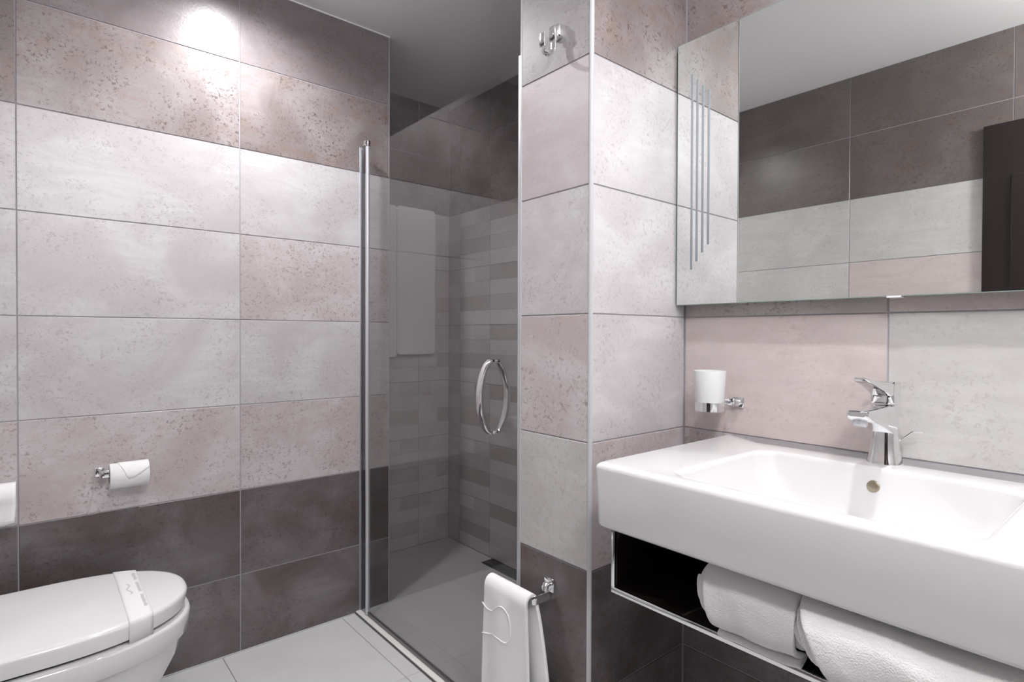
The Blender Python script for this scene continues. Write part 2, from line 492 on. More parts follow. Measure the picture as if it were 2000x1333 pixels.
# corner trims
def corner_trim(name, cx, cy, qx, qy, r=0.0085, z1=CEIL):
    """quarter-round profile on an outer corner; cx,cy arc centre, qx,qy the outward signs"""
    bm = bmesh.new()
    pts = [(cx, cy)]+[(cx+qx*a, cy+qy*b_) for a, b_ in arc(0, 0, r, 0, 90, 8)]
    add_loft(bm, [[Vector((a, b_, z)) for a, b_ in pts] for z in (0.001, z1-0.001)])
    o = finish(bm, name, M_trim, angle=50)
    return tag(o, kind='structure')
corner_trim('trim_3', P0+0.0065, 0.0065, -1, -1, 0.0078)
corner_trim('trim_4', -0.232, 1.261, 1, -1, 0.0062)
tag(box('trim_5', P0-0.001, P0+0.004, PW-0.003, PW+0.003, 0.0, CEIL-0.001, M_trim, bevel=0.001), kind='structure')

# ------------------------------------------------------------------ ceiling spots
for i, (lx, ly, pw) in enumerate(SPOTS):
    lab = ['recessed round ceiling spot above the toilet side, out of view', 'recessed round ceiling spot above the washbasin, out of view'][i]
    t = thing('ceiling_spot', lab, 'lamp', (lx, ly, CEIL), 'recessed ceiling spots')
    bm = bmesh.new()
    add_lathe(bm, [(0.044, -0.0005), (0.044, -0.003), (0.036, -0.003), (0.034, -0.0005)], 0, 0, 32, False, False)
    finish(bm, 'rim', M_lens, t)
    ld = bpy.data.lights.new('spot_lamp', 'SPOT')
    ld.energy = pw*3.0
    ld.color = SPOT_COL
    ld.spot_size = math.radians(160)
    ld.spot_blend = 1.0
    ld.shadow_soft_size = 0.032
    lo = bpy.data.objects.new('bulb', ld)
    C.objects.link(lo)
    lo.parent = t
    lo.location = (0, 0, -0.012)

def emit_mat(name, col, st):
    m, nt, b = newmat(name)
    b.inputs['Base Color'].default_value = (0.8, 0.8, 0.8, 1)
    b.inputs['Emission Color'].default_value = (*col, 1)
    b.inputs['Emission Strength'].default_value = st
    return m
t = thing('fill_globe', 'glowing fill globe added behind the camera, out of view', 'lamp', (FILL_GLOBE[0], FILL_GLOBE[1], CEIL))  # added out of view to brighten ceiling and walls
bm = bmesh.new()
add_lathe(bm, [(0.11*math.cos(math.radians(a)), -0.27+0.11*math.sin(math.radians(a))) for a in range(-88, 89, 11)], 0, 0, 40)
finish(bm, 'fill_ball', emit_mat('fill_glow', SPOT_COL, FILL_GLOBE[2]), t)
bm = bmesh.new()
add_lathe(bm, [(0.045, -0.0005), (0.045, -0.012), (0.006, -0.014), (0.006, -0.162)], 0, 0, 24)
finish(bm, 'fill_stem', M_lens, t)

# ------------------------------------------------------------------ shower door
GX = -0.355
sd = thing('shower_door', 'smoked glass shower door pivoting on a chrome post beside the left wall', 'shower door', (GX, 1.19, 0.0))
def rel(o, t):
    """children are modelled in world space; shift them under their thing"""
    o.matrix_parent_inverse = Matrix.Translation(-Vector(t.location))
    return o
def pt(o_, t): return rel(o_, t)
gl = pt(box('glass_pane', GX-0.003, GX+0.003, 0.262, 1.188, 0.022, 1.852, M_glass, sd, 0.0), sd)
bm = bmesh.new()
add_lathe(bm, [(0.0085, 0.014), (0.0085, 1.862)], GX, 1.196, 20)
post = pt(finish(bm, 'pivot_post', M_alu, sd), sd)
bm = bmesh.new()
add_lathe(bm, [(0.0095, 1.862), (0.0105, 1.864), (0.0105, 1.884), (0.009, 1.886)], GX, 1.196, 20)
add_box(bm, GX-0.012, GX-0.004, 1.196, 1.216, 1.866, 1.884, 0.001)
pt(finish(bm, 'post_cap', M_chrome, sd), sd)
bm = bmesh.new()
for a in (0.0, 0.012, 0.026, 0.040):
    add_box(bm, GX-0.004-0.001*a, GX+0.004, 1.207+a, 1.2075+a+0.004, 0.012, 1.868)
add_box(bm, GX-0.002, GX+0.002, 1.206, 1.254, 0.012, 1.868)
pt(finish(bm, 'seal_strip', M_seal, sd, smooth=False), sd)
pt(box('wall_profile', GX-0.006, GX+0.006, 1.246, 1.2555, 0.010, 1.872, M_seal, sd), sd)
pt(box('profile_lip', GX-0.0065, GX+0.0065, 1.2535, 1.2558, 0.010, 1.873, M_alu, sd, 0.0005), sd)
pt(box('bottom_seal', GX-0.0045, GX+0.0045, 0.262, 1.186, 0.012, 0.026, M_steel, sd, 0.001), sd)
# door handle: bowed bar on each face joined through the glass
hd = thing('door_handle', None, None, (0, 0, 0))
hd.parent = sd; rel(hd, sd)
HY = 0.393
for s, nm in ((-1, 'outer_bar'), (1, 'inner_bar')):
    bm = bmesh.new()
    pts = []
    for i in range(25):
        t_ = i/24
        zz = 0.845+0.204*t_
        bow = 0.010+0.036*math.sin(math.pi*min(1, max(0, t_)))**0.62
        pts.append((GX+s*(0.004+bow), HY, zz))
    pts = [(GX+s*0.004, HY, 0.8455)]+pts+[(GX+s*0.004, HY, 1.0485)]
    add_sweep(bm, pts, rrect(0.023, 0.010, 0.0025, 2), up0=Vector((-s, 0, 0.001)))
    o = finish(bm, nm, M_chrome, hd, angle=40)
for zz in (0.846, 1.048):
    bm = bmesh.new()
    add_sweep(bm, [(GX-0.012, HY, zz), (GX+0.012, HY, zz)], circ(0.0065, 16))
    finish(bm, 'handle_bolt', M_chrome, hd)

# strike profile on the pillar and threshold
t = thing('strike_profile', 'tall aluminium strike profile fixed along the pillar edge', 'profile', (GX, PW+0.007, 0))
pt(box('profile_channel', GX-0.026, GX+0.008, PW+0.0005, PW+0.013, 0.006, 1.862, M_alu, t, 0.002), t)
pt(box('magnet_seal', GX-0.010, GX-0.002, PW+0.013, PW+0.0195, 0.010, 1.848, M_ground, t, 0.001), t)
th = thing('shower_threshold', 'low white metal threshold running under the shower door', 'threshold', (GX, 0.75, 0))
pt(box('sill', -0.378, -0.336, PW+0.001, 1.2555, -0.001, 0.0105, simple('white_sill', (0.78, 0.78, 0.76), 0.3), th, 0.003, 3), th)
pt(box('metal_edge', -0.3815, -0.377, PW+0.001, 1.2555, -0.001, 0.006, M_steel, th, 0.001), th)

# linear drain
dr = thing('shower_drain', 'dark linear floor drain along the shower far wall', 'drain', (0.35, 0.95, 0))
pt(box('drain_cover', 0.3235, 0.3895, 0.553, 1.342, -0.001, 0.0015, simple('drain_dark', (0.045, 0.04, 0.04), 0.4, 0.3), dr, 0.0006), dr)
pt(box('drain_frame', 0.3205, 0.3928, 0.5505, 1.3445, -0.0015, 0.0006, M_steel, dr, 0.0003), dr)

# ------------------------------------------------------------------ towels hung in the niche
def slab_towel(name, x0, x1, z0, z1, y, th_, parent, r=0.022, waves=0.002):
    bm = bmesh.new()
    nx, nz = 22, 40
    def prof(x, z):
        ex = min((x-x0), (x1-x)); ez = min(z-z0, z1-z)
        return 1
    rings = []
    rr = rrect((x1-x0), (z1-z0), r, 6)
    cx, cz = (x0+x1)/2, (z0+z1)/2
    for off, sc_ in ((0.0, 0.985), (0.15, 0.997), (0.5, 1.0), (0.85, 0.997), (1.0, 0.985)):
        ring = []
        for a, b_ in rr:
            ring.append(Vector((cx+a*(1-(1-sc_)*0.8), y-th_*off, cz+b_*(1-(1-sc_)*0.35))))
        rings.append(ring)
    add_loft(bm, rings)
    bmesh.ops.triangulate(bm, faces=[f for f in bm.faces if len(f.verts) > 4])
    o = finish(bm, name, M_cloth, parent, angle=60)
    return o
tt = thing('bath_towel', 'white bath towel hanging folded in the shower niche, seen through the glass', 'towel', (0.1, 1.70, 1.775))
pt(slab_towel('front_fold', 0.045, 0.272, 1.020, 1.779, 1.722, 0.032, tt, 0.02), tt)
pt(slab_towel('back_fold', -0.16, 0.050, 1.008, 1.778, 1.720, 0.022, tt, 0.016), tt)

# ------------------------------------------------------------------ toilet
TL = thing('toilet', 'white wall-hung toilet with closed lid in the lower left corner', 'toilet', (-1.40, 0.905, 0.0))
def d_out(xb, xf, cy, hw, n=64, p=2.25, front=0.30):
    """D outline: straight sides then a rounded front; returns (x,y)"""
    pts = []
    xs = xf-front
    m_ = n-8
    for i in range(m_+1):
        a = -90+180*i/m_
        ca, sa = math.cos(math.radians(a)), math.sin(math.radians(a))
        px = xs+front*(abs(ca)**(2/p))*(1 if ca >= 0 else -1)
        py = cy+hw*(abs(sa)**(2/p))*(1 if sa >= 0 else -1)
        pts.append((px, py))
    for k in range(1, 8):
        f = k/8
        pts.append((xb, cy+hw-2*hw*f) if 0 < f < 1 else (xb, cy))
    pts.insert(m_+1, (xb, cy+hw)); pts.append((xb, cy-hw))
    return pts
TY = 0.905
def tring(xf, hw, z, xb=-1.708, front=0.30, p=2.25):
    return [Vector((a, b_, z)) for a, b_ in d_out(xb, xf, TY, hw, 64, p, front)]
LZ = 0.440
bm = bmesh.new()
add_loft(bm, [tring(-1.053, 0.198, LZ-0.046, -1.66), tring(-1.049, 0.201, LZ-0.044, -1.661), tring(-1.042, 0.206, LZ-0.011, -1.662),
              tring(-1.044, 0.204, LZ-0.005, -1.661), tring(-1.049, 0.200, LZ-0.0015, -1.66), tring(-1.058, 0.192, LZ, -1.655)])
pt(finish(bm, 'lid', M_plast, TL, angle=40), TL)
bm = bmesh.new()
add_loft(bm, [tring(-1.067, 0.188, LZ-0.055, -1.66), tring(-1.067, 0.188, LZ-0.046, -1.66)])
pt(finish(bm, 'gap_shade', M_gap, TL, angle=40), TL)  # near-black filler, paints the shade in the gap under the lid
bm = bmesh.new()
rings = [tring(-1.20, 0.100, 0.075, front=0.16), tring(-1.17, 0.125, 0.10, front=0.20), tring(-1.105, 0.160, 0.20, front=0.26), tring(-1.065, 0.181, 0.275, front=0.29),
         tring(-1.051, 0.194, 0.322, front=0.30), tring(-1.047, 0.199, 0.327), tring(-1.040, 0.206, 0.333), tring(-1.035, 0.210, 0.378), tring(-1.039, 0.207, 0.3855), tring(-1.053, 0.198, 0.387)]
add_loft(bm, rings)
pt(finish(bm, 'bowl', M_ceram, TL, angle=60), TL)
for yy in (0.77, 1.04):
    bm = bmesh.new()
    add_sweep(bm, [(-1.685, yy-0.03, LZ-0.012), (-1.685, yy+0.03, LZ-0.012)], circ(0.012, 16))
    pt(finish(bm, 'hinge', M_chrome, TL), TL)
pt(box('bumper_tab', -1.452, -1.436, 0.688, 0.696, 0.335, 0.389, M_plast, TL, 0.0008), TL)
# paper seal band across the lid
bm = bmesh.new()
def band_pts(x, off=0.0008):
    # y range on lid at this x
    xs = -1.042-0.30
    fx_ = max(0.0, min(1.0, (x-xs)/0.30))
    hw = 0.2055*(1-fx_**2.25)**(1/2.25) if fx_ > 0 else 0.2055
    pts_ = [(x, TY-hw-off+0.004, LZ-0.060), (x, TY-hw-off, LZ-0.010), (x, TY-hw+0.001, LZ-0.003+off), (x, TY-hw+0.006, LZ+off), (x, TY, LZ+off),
            (x, TY+hw-0.006, LZ+off), (x, TY+hw-0.001, LZ-0.003+off), (x, TY+hw+off, LZ-0.010), (x, TY+hw+off, LZ-0.036)]
    return [Vector(p) for p in pts_]
strips = [band_pts(-1.193+0.052*k/6) for k in range(7)]
for a in range(6):
    for b_ in range(8):
        vs = [bm.verts.new(p) for p in (strips[a][b_], strips[a+1][b_], strips[a+1][b_+1], strips[a][b_+1])]
        bm.faces.new(vs)
bmesh.ops.remove_doubles(bm, verts=bm.verts, dist=0.00005)
sb = tag(finish(bm, 'seal_band', M_paper, None, angle=50), 'white paper hygiene band with faint grey print wrapped over the toilet lid', 'paper band')
md = sb.modifiers.new('s', 'SOLIDIFY'); md.thickness = 0.0004; md.offset = 1
# faint unreadable grey print along the band
bm = bmesh.new()
random.seed(3)
yy = 1.040
for seg_ in (0.050, 0.075, 0.085):
    y1 = yy-seg_
    while yy > y1:
        add_box(bm, -1.1535+random.uniform(-.0008, .0008), -1.1465+random.uniform(-.0008, .0008), yy-0.0035, yy, LZ+0.0012, LZ+0.0014)
        yy -= 0.0050
    yy -= 0.018
for k in range(16):
    a = k/15
    x_ = -1.172+0.004*math.sin(a*9)
    y_ = 0.965-0.075*a
    add_box(bm, x_-0.0022, x_+0.0022, y_-0.0015, y_+0.0015, LZ+0.0012, LZ+0.0014)
pr_ = finish(bm, 'faint_print', M_ink, sb, smooth=False)
tag(pr_, 'faint grey printed lines')

# ------------------------------------------------------------------ toilet paper holders
def tp_holder(x, label, rlabel, sheet, arm_side, z=0.700):
    h = thing('paper_holder', label, 'paper holder', (x, 1.256, z))
    bm = bmesh.new()
    add_box(bm, -0.014, 0.014, -0.008, -0.0004, -0.014, 0.014, 0.003)
    finish(bm, 'wall_plate', M_chrome, h)
    bm = bmesh.new()
    band = [(-0.004, -0.006, 0.002), (-0.004, -0.048, 0.002)] + [(-0.004+0.010*(1-math.cos(math.radians(a))), -0.048-0.010*math.sin(math.radians(a)), 0.002) for a in (20, 45, 70, 90)] + [(0.022, -0.058, 0.002)]
    add_sweep(bm, band, rrect(0.004, 0.021, 0.001, 2), up0=Z)
    finish(bm, 'arm', M_chrome, h, angle=50)
    bm = bmesh.new()
    add_sweep(bm, [(0.020, -0.056, 0.002), (0.113, -0.056, 0.002)], rrect(0.012, 0.016, 0.003), up0=Z)
    finish(bm, 'spindle', M_chrome, h)
    # the roll rests on the spindle and is its own thing
    ro = thing('toilet_roll', rlabel, 'toilet paper', (x+0.067, 1.256-0.056, z-0.008))
    bm = bmesh.new()
    n = 40
    def ringx(xx, r): return [Vector((xx, r*math.cos(2*math.pi*i/n), r*math.sin(2*math.pi*i/n))) for i in range(n)]
    add_loft(bm, [ringx(-0.050, 0.021), ringx(-0.050, 0.036), ringx(-0.048, 0.038), ringx(0.048, 0.038), ringx(0.050, 0.036), ringx(0.050, 0.021), ringx(-0.050, 0.021)], False, False)
    bmesh.ops.remove_doubles(bm, verts=bm.verts, dist=1e-5)
    finish(bm, 'roll', M_paper, ro, angle=50)
    bm = bmesh.new()
    add_loft(bm, [ringx(-0.0505, 0.0195), ringx(-0.0505, 0.0212), ringx(0.0505, 0.0212), ringx(0.0505, 0.0195), ringx(-0.0505, 0.0195)], False, False)
    bmesh.ops.remove_doubles(bm, verts=bm.verts, dist=1e-5)
    finish(bm, 'core', M_card, ro)
    bm = bmesh.new()
    sheet(bm)
    s_ = finish(bm, 'loose_sheet', M_paper, ro, angle=60)
    md_ = s_.modifiers.new('s', 'SOLIDIFY'); md_.thickness = 0.0006
    return h
def sheet_fold(bm):
    # outer sheet with the end folded to a point over the front
    R = 0.0395
    def P(xx, a): return Vector((xx, -R*math.cos(math.radians(a)), R*math.sin(math.radians(a))))
    # sheet covering top; lower edge is a trapezoid tongue
    def low(xx):
        if xx < -0.028: return None
        if xx < -0.006: return 75-(xx+0.028)/0.022*85
        return -10+(xx+0.006)/0.056*18 if xx < 0.012 else -4+(xx-0.012)/0.038*40
    xs = [-0.028+0.078*i/20 for i in range(21)]
    cols = []
    for xx in xs:
        lo = low(xx)
        cols.append([bm.verts.new(P(xx, lo+(100-lo)*k/8)) for k in range(9)])
    for i in range(20):
        for k in range(8):
            bm.faces.new((cols[i][k], cols[i+1][k], cols[i+1][k+1], cols[i][k+1]))
def sheet_hang(bm):
    cols = []
    for i in range(13):
        xx = -0.05+0.102*i/12
        col = []
        for k in range(5):
            a = math.radians(90*(1-k/4))
            col.append(bm.verts.new((xx, -0.0392*math.cos(a), 0.0392*math.sin(a))))
        bot = -0.058-0.012*math.sin(i/12*2.6)+(0.03 if i == 12 else 0)*0
        for k in range(1, 7):
            f = k/6
            col.append(bm.verts.new((xx+0.006*f*f*math.sin(i), -0.0392-0.004*math.sin(f*2+i*0.5), bot*f)))
        cols.append(col)
    for i in range(12):
        for k in range(len(cols[0])-1):
            bm.faces.new((cols[i][k], cols[i+1][k], cols[i+1][k+1], cols[i][k+1]))
tp_holder(-1.208, 'chrome toilet paper holder on the left wall above the toilet lid', 'white toilet roll with its end folded to a point, on the left wall', sheet_fold, 1)
tp_holder(-1.521, 'chrome paper holder at the left frame edge, mostly hidden by its roll', 'white toilet roll with a hanging sheet, cut by the left frame edge', sheet_hang, 1, 0.682)

# ------------------------------------------------------------------ robe hook on the pillar
hk = thing('robe_hook', 'chrome robe hook high on the pillar', 'hook', (P0, 0.108, 1.850))
bm = bmesh.new()
add_sweep(bm, [(-0.0004, 0, 0.010), (-0.010, 0, 0.010), (-0.013, 0, 0.010)], rrect(0.030, 0.034, 0.006), up0=Z, scale=[1, 1, 0.85])
add_box(bm, -0.024, -0.012, -0.0095, 0.0095, -0.016, 0.020, 0.002)
finish(bm, 'wall_plate', M_chrome, hk)
bm = bmesh.new()
pp = [(-0.019, 0, 0.012), (-0.019, 0, -0.030)]
pp += [(-0.037+0.018*math.cos(math.radians(a)), 0, -0.032+0.020*math.sin(math.radians(a))) for a in range(0, -181, -15)]
pp += [(-0.055, 0, -0.020), (-0.0545, 0, -0.008)]
add_sweep(bm, pp, rrect(0.0175, 0.0036, 0.0012, 2), up0=Vector((-1, 0, 0.01)))
finish(bm, 'hook_band', M_chrome, hk, angle=50)
bm = bmesh.new()
add_sweep(bm, [(-0.017, 0, -0.001), (-0.0265, 0, -0.001)], circ(0.006, 14))
finish(bm, 'screw', M_chrome, hk)

# ------------------------------------------------------------------ towel bar and hand towel
BZ = 0.476
tb = thing('towel_bar', 'flat chrome towel bar low on the pillar, holding the hand towel', 'towel bar', (P0, 0.13, 0.49))
bm = bmesh.new()
add_box(bm, -0.006, -0.0004, -0.017, 0.017, -0.004, 0.030, 0.003)
finish(bm, 'wall_plate', M_chrome, tb)
bm = bmesh.new()
add_sweep(bm, [(-0.006, 0, 0.012), (-0.016, -0.002, 0.012), (-0.024, -0.005, 0.010)], rrect(0.020, 0.020, 0.006, 4), up0=Z, scale=[0.7, 1, 0.8])
finish(bm, 'knob', M_chrome, tb)
bm = bmesh.new()
bp_ = [(-0.001, 0, -0.014), (-0.044, 0, -0.014)] + [(-0.044-0.012*math.sin(math.radians(a)), 0.012-0.012*math.cos(math.radians(a)), -0.014) for a in range(15, 91, 15)] + [(-0.056, 0.168, -0.014)]
add_sweep(bm, bp_, rrect(0.004, 0.022, 0.001, 2), up0=Z)
finish(bm, 'bar', M_chrome, tb, angle=50)

def hand_towel():
    t_ = thing('hand_towel', 'white hand towel draped over the chrome towel bar on the pillar', 'towel', (P0-0.056, 0.24, 0.49))
    bm = bmesh.new()
    ztop = 0.490
    bx = P0-0.056
    FR = 0.024
    cols = []
    NY = 46
    for i in range(NY+1):
        f = i/NY
        col = []
        y_ = 0.132+0.163*f
        # front drop, top to bottom
        for k in range(27):
            g = k/26
            z_ = 0.10+(ztop-0.024-0.10)*g
            fold = 0.0065*math.sin(f*7.2+0.6+1.2*(1-g))*(1-g)**0.4 + 0.003*math.sin(f*15+g*3)*(1-g)**.5
            yy_ = y_ + (0.024*(1-g)**0.8)*(f-0.35)
            col.append(Vector((bx-0.021+fold-0.006*(1-g), yy_-0.012*(1-f)*(1-g)*0, z_)))
        for a in (20, 45, 70, 90, 110, 135, 160):
            ar = math.radians(a)
            col.append(Vector((bx-0.004-0.017*math.cos(ar), y_, ztop-0.022+0.022*math.sin(ar)-0.012*(1-f)*0)))
        for k in range(1, 25):
            g = k/24
            z_ = ztop-0.024-(ztop-0.16)*g
            spread = -0.062*(g**0.8)*(1-f)**1.3
            fold = 0.006*math.sin(f*10+2+g*2)*g**.5
            col.append(Vector((bx+0.013+fold, y_+spread-0.01*g, z_)))
        cols.append([bm.verts.new(p) for p in col])
    for i in range(NY):
        for k in range(len(cols[0])-1):
            bm.faces.new((cols[i][k], cols[i+1][k], cols[i+1][k+1], cols[i][k+1]))
    o = finish(bm, 'towel_cloth', M_cloth, t_, angle=80)
    rel(o, t_)
    md_ = o.modifiers.new('s', 'SOLIDIFY'); md_.thickness = 0.010; md_.offset = 0
    md2 = o.modifiers.new('b', 'BEVEL'); md2.width = 0.003; md2.segments = 2; md2.limit_method = 'ANGLE'; md2.angle_limit = math.radians(50)
    # embossed border line
    bm = bmesh.new()
    pl = []
    for i in range(40):
        f = i/39
        # (y, z) path: patch outline with wave
        pass
    def fx_(y_, z_):
        f = (y_-0.132)/0.163
        g = (z_-0.10)/(ztop-0.024-0.10)
        g = max(0, min(1, g))
        fold = 0.0065*math.sin(f*7.2+0.6+1.2*(1-g))*(1-g)**0.4 + 0.003*math.sin(f*15+g*3)*(1-g)**.5
        return bx-0.021+fold-0.006*(1-g)-0.0052
    key = [(0.320, 0.432), (0.300, 0.423), (0.280, 0.424), (0.262, 0.437), (0.245, 0.449), (0.228, 0.450), (0.212, 0.437), (0.205, 0.415), (0.203, 0.395),
           (0.208, 0.376), (0.222, 0.366), (0.245, 0.369), (0.270, 0.366), (0.295, 0.358), (0.322, 0.352)]
    ps = []
    for a in range(len(key)-1):
        p0 = key[max(a-1, 0)]; p1 = key[a]; p2 = key[a+1]; p3 = key[min(a+2, len(key)-1)]
        for s in range(5):
            u_ = s/5
            q_ = [0.5*((2*p1[d])+(-p0[d]+p2[d])*u_+(2*p0[d]-5*p1[d]+4*p2[d]-p3[d])*u_*u_+(-p0[d]+3*p1[d]-3*p2[d]+p3[d])*u_**3) for d in (0, 1)]
            q_ = [q_[0]-0.018, q_[1]-0.012]
            ps.append((fx_(q_[0], q_[1]), q_[0], q_[1]))
    add_tube(bm, ps, 0.0018, 6, up0=X)
    e_ = finish(bm, 'stitched_border', M_cloth, t_)
    rel(e_, t_)
hand_towel()

# ------------------------------------------------------------------ mirror
mt = 0.047
mr_ = thing('wall_mirror', 'large wall mirror over the washbasin with four etched stripes', 'mirror', (-mt/2, -0.55, 1.55))
pt(box('mirror_glass', -mt, -mt+0.005, -1.05, -0.006, 1.206, 1.893, M_mirror, mr_, 0.0), mr_)
pt(box('mirror_back', -mt+0.0052, -0.001, -1.045, -0.012, 1.212, 1.888, M_medge, mr_, 0.0), mr_)
bm = bmesh.new()
E_ = 0.0007
add_box(bm, -mt-E_, -mt+0.006, -0.0062, -0.0052, 1.205, 1.894)
add_box(bm, -mt-E_*0, -mt+0.006, -1.051, -0.006, 1.2045, 1.2058)
add_box(bm, -mt-E_*0, -mt+0.006, -1.051, -0.006, 1.8932, 1.8945)
pt(finish(bm, 'polished_edge', simple('glass_edge', (0.25, 0.33, 0.31), 0.15), mr_, smooth=False), mr_)
for yc, z0, z1 in ((-0.049, 1.297, 1.806), (-0.0642, 1.317, 1.787), (-0.0803, 1.338, 1.767), (-0.0968, 1.357, 1.750)):
    pt(box('etched_stripe', -mt-0.0006, -mt+0.001, yc-0.0033, yc+0.0033, z0, z1, M_ground, mr_, 0.0003, 1), mr_)
pt(box('mirror_clip', -mt-0.003, -0.020, -0.520, -0.495, 1.2015, 1.2055, M_plast, mr_, 0.001), mr_)

# ------------------------------------------------------------------ washbasin
BX0, BX1, BY0, BY1 = -0.520, -0.002, -0.872, -0.132
BTOP, BBOT = 0.874, 0.748
wbz = thing('washbasin', 'wide white rectangular ceramic washbasin on the right wall', 'washbasin', (-0.26, -0.5, BTOP))
def rr_ring(x0, x1, y0, y1, r, z, seg=8):
    return [Vector(((x0+x1)/2+a, (y0+y1)/2+b_, z)) for a, b_ in rrect(x1-x0, y1-y0, r, seg)]
def rr_ring2(x0, x1, y0, y1, r, zf, zb, seg=8):
    """ring with z varying from front (x0) to back (x1)"""
    out = []
    for a, b_ in rrect(x1-x0, y1-y0, r, seg):
        xx = (x0+x1)/2+a
        f = (xx-x0)/(x1-x0)
        out.append(Vector((xx, (y0+y1)/2+b_, zf+(zb-zf)*f)))
    return out
bm = bmesh.new()
R = []
i0, i1, i2, i3 = -0.492, -0.128, -0.735, -0.275
def O(d, z, r=0.016): return rr_ring(BX0+d, BX1-d*0.2, BY0+d, BY1-d, r, z)
R.append(O(0.03, BBOT+0.004, 0.01))
R.append(O(0.010, BBOT, 0.012))
for a in range(0, 91, 30):
    R.append(O(0.008*(1-math.sin(math.radians(a)))+0.004, BBOT+0.008*(1-math.cos(math.radians(a)))))
for a in range(0, 91, 15):
    ar = math.radians(a)
    R.append(O(0.011*(1-math.cos(ar)), BTOP-0.011+0.011*math.sin(ar)))
# rim to bowl
def I(d, z, r=0.045): return rr_ring(i0+d, i1-d*0.55, i2+d, i3-d, r, z)
for a in range(90, -1, -15):
    ar = math.radians(a)
    R.append(I(0.012*(1-math.sin(ar))*0+0.012*math.cos(ar), BTOP-0.012+0.012*math.sin(ar), 0.045))
R.append(I(0.022, BTOP-0.045, 0.05))
R.append(I(0.032, BTOP-0.075, 0.055))
R.append(I(0.045, BTOP-0.092, 0.06))
R.append(I(0.065, BTOP-0.099, 0.06))
R.append(I(0.11, BTOP-0.102, 0.05))
add_loft(bm, R, True, True)
pt(finish(bm, 'basin_body', M_ceram, wbz, angle=60), wbz)
# overflow
bm = bmesh.new()
oc = Vector((-0.1355-0.003, -0.503, 0.838))
nn = Vector((-0.97, 0, 0.25)).normalized()
add_sweep(bm, [oc-nn*0.004, oc, oc+nn*0.002, oc+nn*0.0035], circ(0.0115, 24), up0=Z, scale=[1, 1, 0.93, 0.6])
pt(finish(bm, 'overflow_cap', M_bronze, wbz, angle=30), wbz)
bm = bmesh.new()
add_lathe(bm, [(0.030, BTOP-0.1015), (0.030, BTOP-0.099), (0.022, BTOP-0.097)], -0.30, -0.503, 24)
pt(finish(bm, 'drain_plug', M_chrome, wbz), wbz)

# faucet
FX, FY = -0.066, -0.500
fc = thing('basin_faucet', 'chrome single-lever mixer faucet standing on the washbasin deck', 'faucet', (FX, FY, BTOP))
def sq(cx, cz_or_z, hx, hy, r, z, seg=5): return [Vector((cx+a, FY+b_, z)) for a, b_ in rrect(2*hx, 2*hy, r, seg)]
bm = bmesh.new()
bd = [(0.0295, 0.0), (0.0290, 0.004), (0.0265, 0.012), (0.0235, 0.030), (0.0222, 0.052), (0.0222, 0.080), (0.0232, 0.096), (0.0240, 0.110), (0.0240, 0.1165)]
add_loft(bm, [sq(FX, 0, h, h*0.98, h*0.72, BTOP+z) for h, z in bd])
pt(finish(bm, 'faucet_body', M_chrome, fc, angle=40), fc)
bm = bmesh.new()
sp = []
for f in (0, 0.15, 0.35, 0.55, 0.75, 0.9, 0.97, 1.0):
    xx = FX-0.005-0.148*f
    top = BTOP+0.1165-0.002*f
    hgt = 0.042*(1-f)**1.4+0.019
    if f >= 0.97: hgt *= 0.8 if f < 1 else 0.45
    wd = 0.022-0.002*f
    if f >= 0.97: wd *= 0.9 if f < 1 else 0.7
    sp.append([Vector((xx, FY+a, top-hgt/2-(0.002 if f == 1 else 0)+b_)) for a, b_ in rrect(2*wd, hgt, min(0.007, hgt*0.4), 4)])
add_loft(bm, sp)
pt(finish(bm, 'spout', M_chrome, fc, angle=40), fc)
bm = bmesh.new()
ax = Vector((-0.25, 0, -1)).normalized()
a0 = Vector((FX-0.133, FY, BTOP+0.100))
add_sweep(bm, [a0, a0+ax*0.012, a0+ax*0.016], circ(0.0125, 20), up0=X, scale=[1, 1, 0.85])
pt(finish(bm, 'aerator', M_alu, fc), fc)
bm = bmesh.new()
hs = []
for z, hx_, cxo in ((0.1185, 0.0225, 0.0), (0.121, 0.0235, 0), (0.140, 0.0235, -0.0), (0.150, 0.0240, 0.0), (0.158, 0.0235, 0.001), (0.161, 0.021, 0.002)):
    hs.append(sq(FX+cxo, 0, hx_, 0.0225, 0.013, BTOP+z))
add_loft(bm, hs)
# lever blade
lv = []
for f in (0, 0.2, 0.4, 0.6, 0.8, 0.95, 1.0):
    xx = FX+0.012-0.150*f
    zt = BTOP+0.1585+0.004*f+0.022*f*f*0.55
    hgt = 0.030*(1-f)**1.6+0.0065
    wd = 0.0215*(1-0.42*f)
    if f == 1.0: wd *= 0.7; hgt *= 0.6
    lv.append([Vector((xx, FY+a, zt-hgt/2+b_)) for a, b_ in rrect(2*wd, hgt, min(0.005, hgt*0.42), 4)])
add_loft(bm, lv)
pt(finish(bm, 'lever', M_chrome, fc, angle=40), fc)
bm = bmesh.new()
add_tube(bm, [(FX+0.020, FY-0.004, BTOP+0.028), (FX+0.036, FY-0.036, BTOP+0.060), (FX+0.037, FY-0.039, BTOP+0.062), (FX+0.040, FY-0.053, BTOP+0.061)], 0.0016, 8)
add_tube(bm, [(FX+0.018, FY-0.003, BTOP-0.001), (FX+0.020, FY-0.004, BTOP+0.028)], 0.0022, 8, up0=X)
pt(finish(bm, 'pop_up_rod', M_chrome, fc), fc)

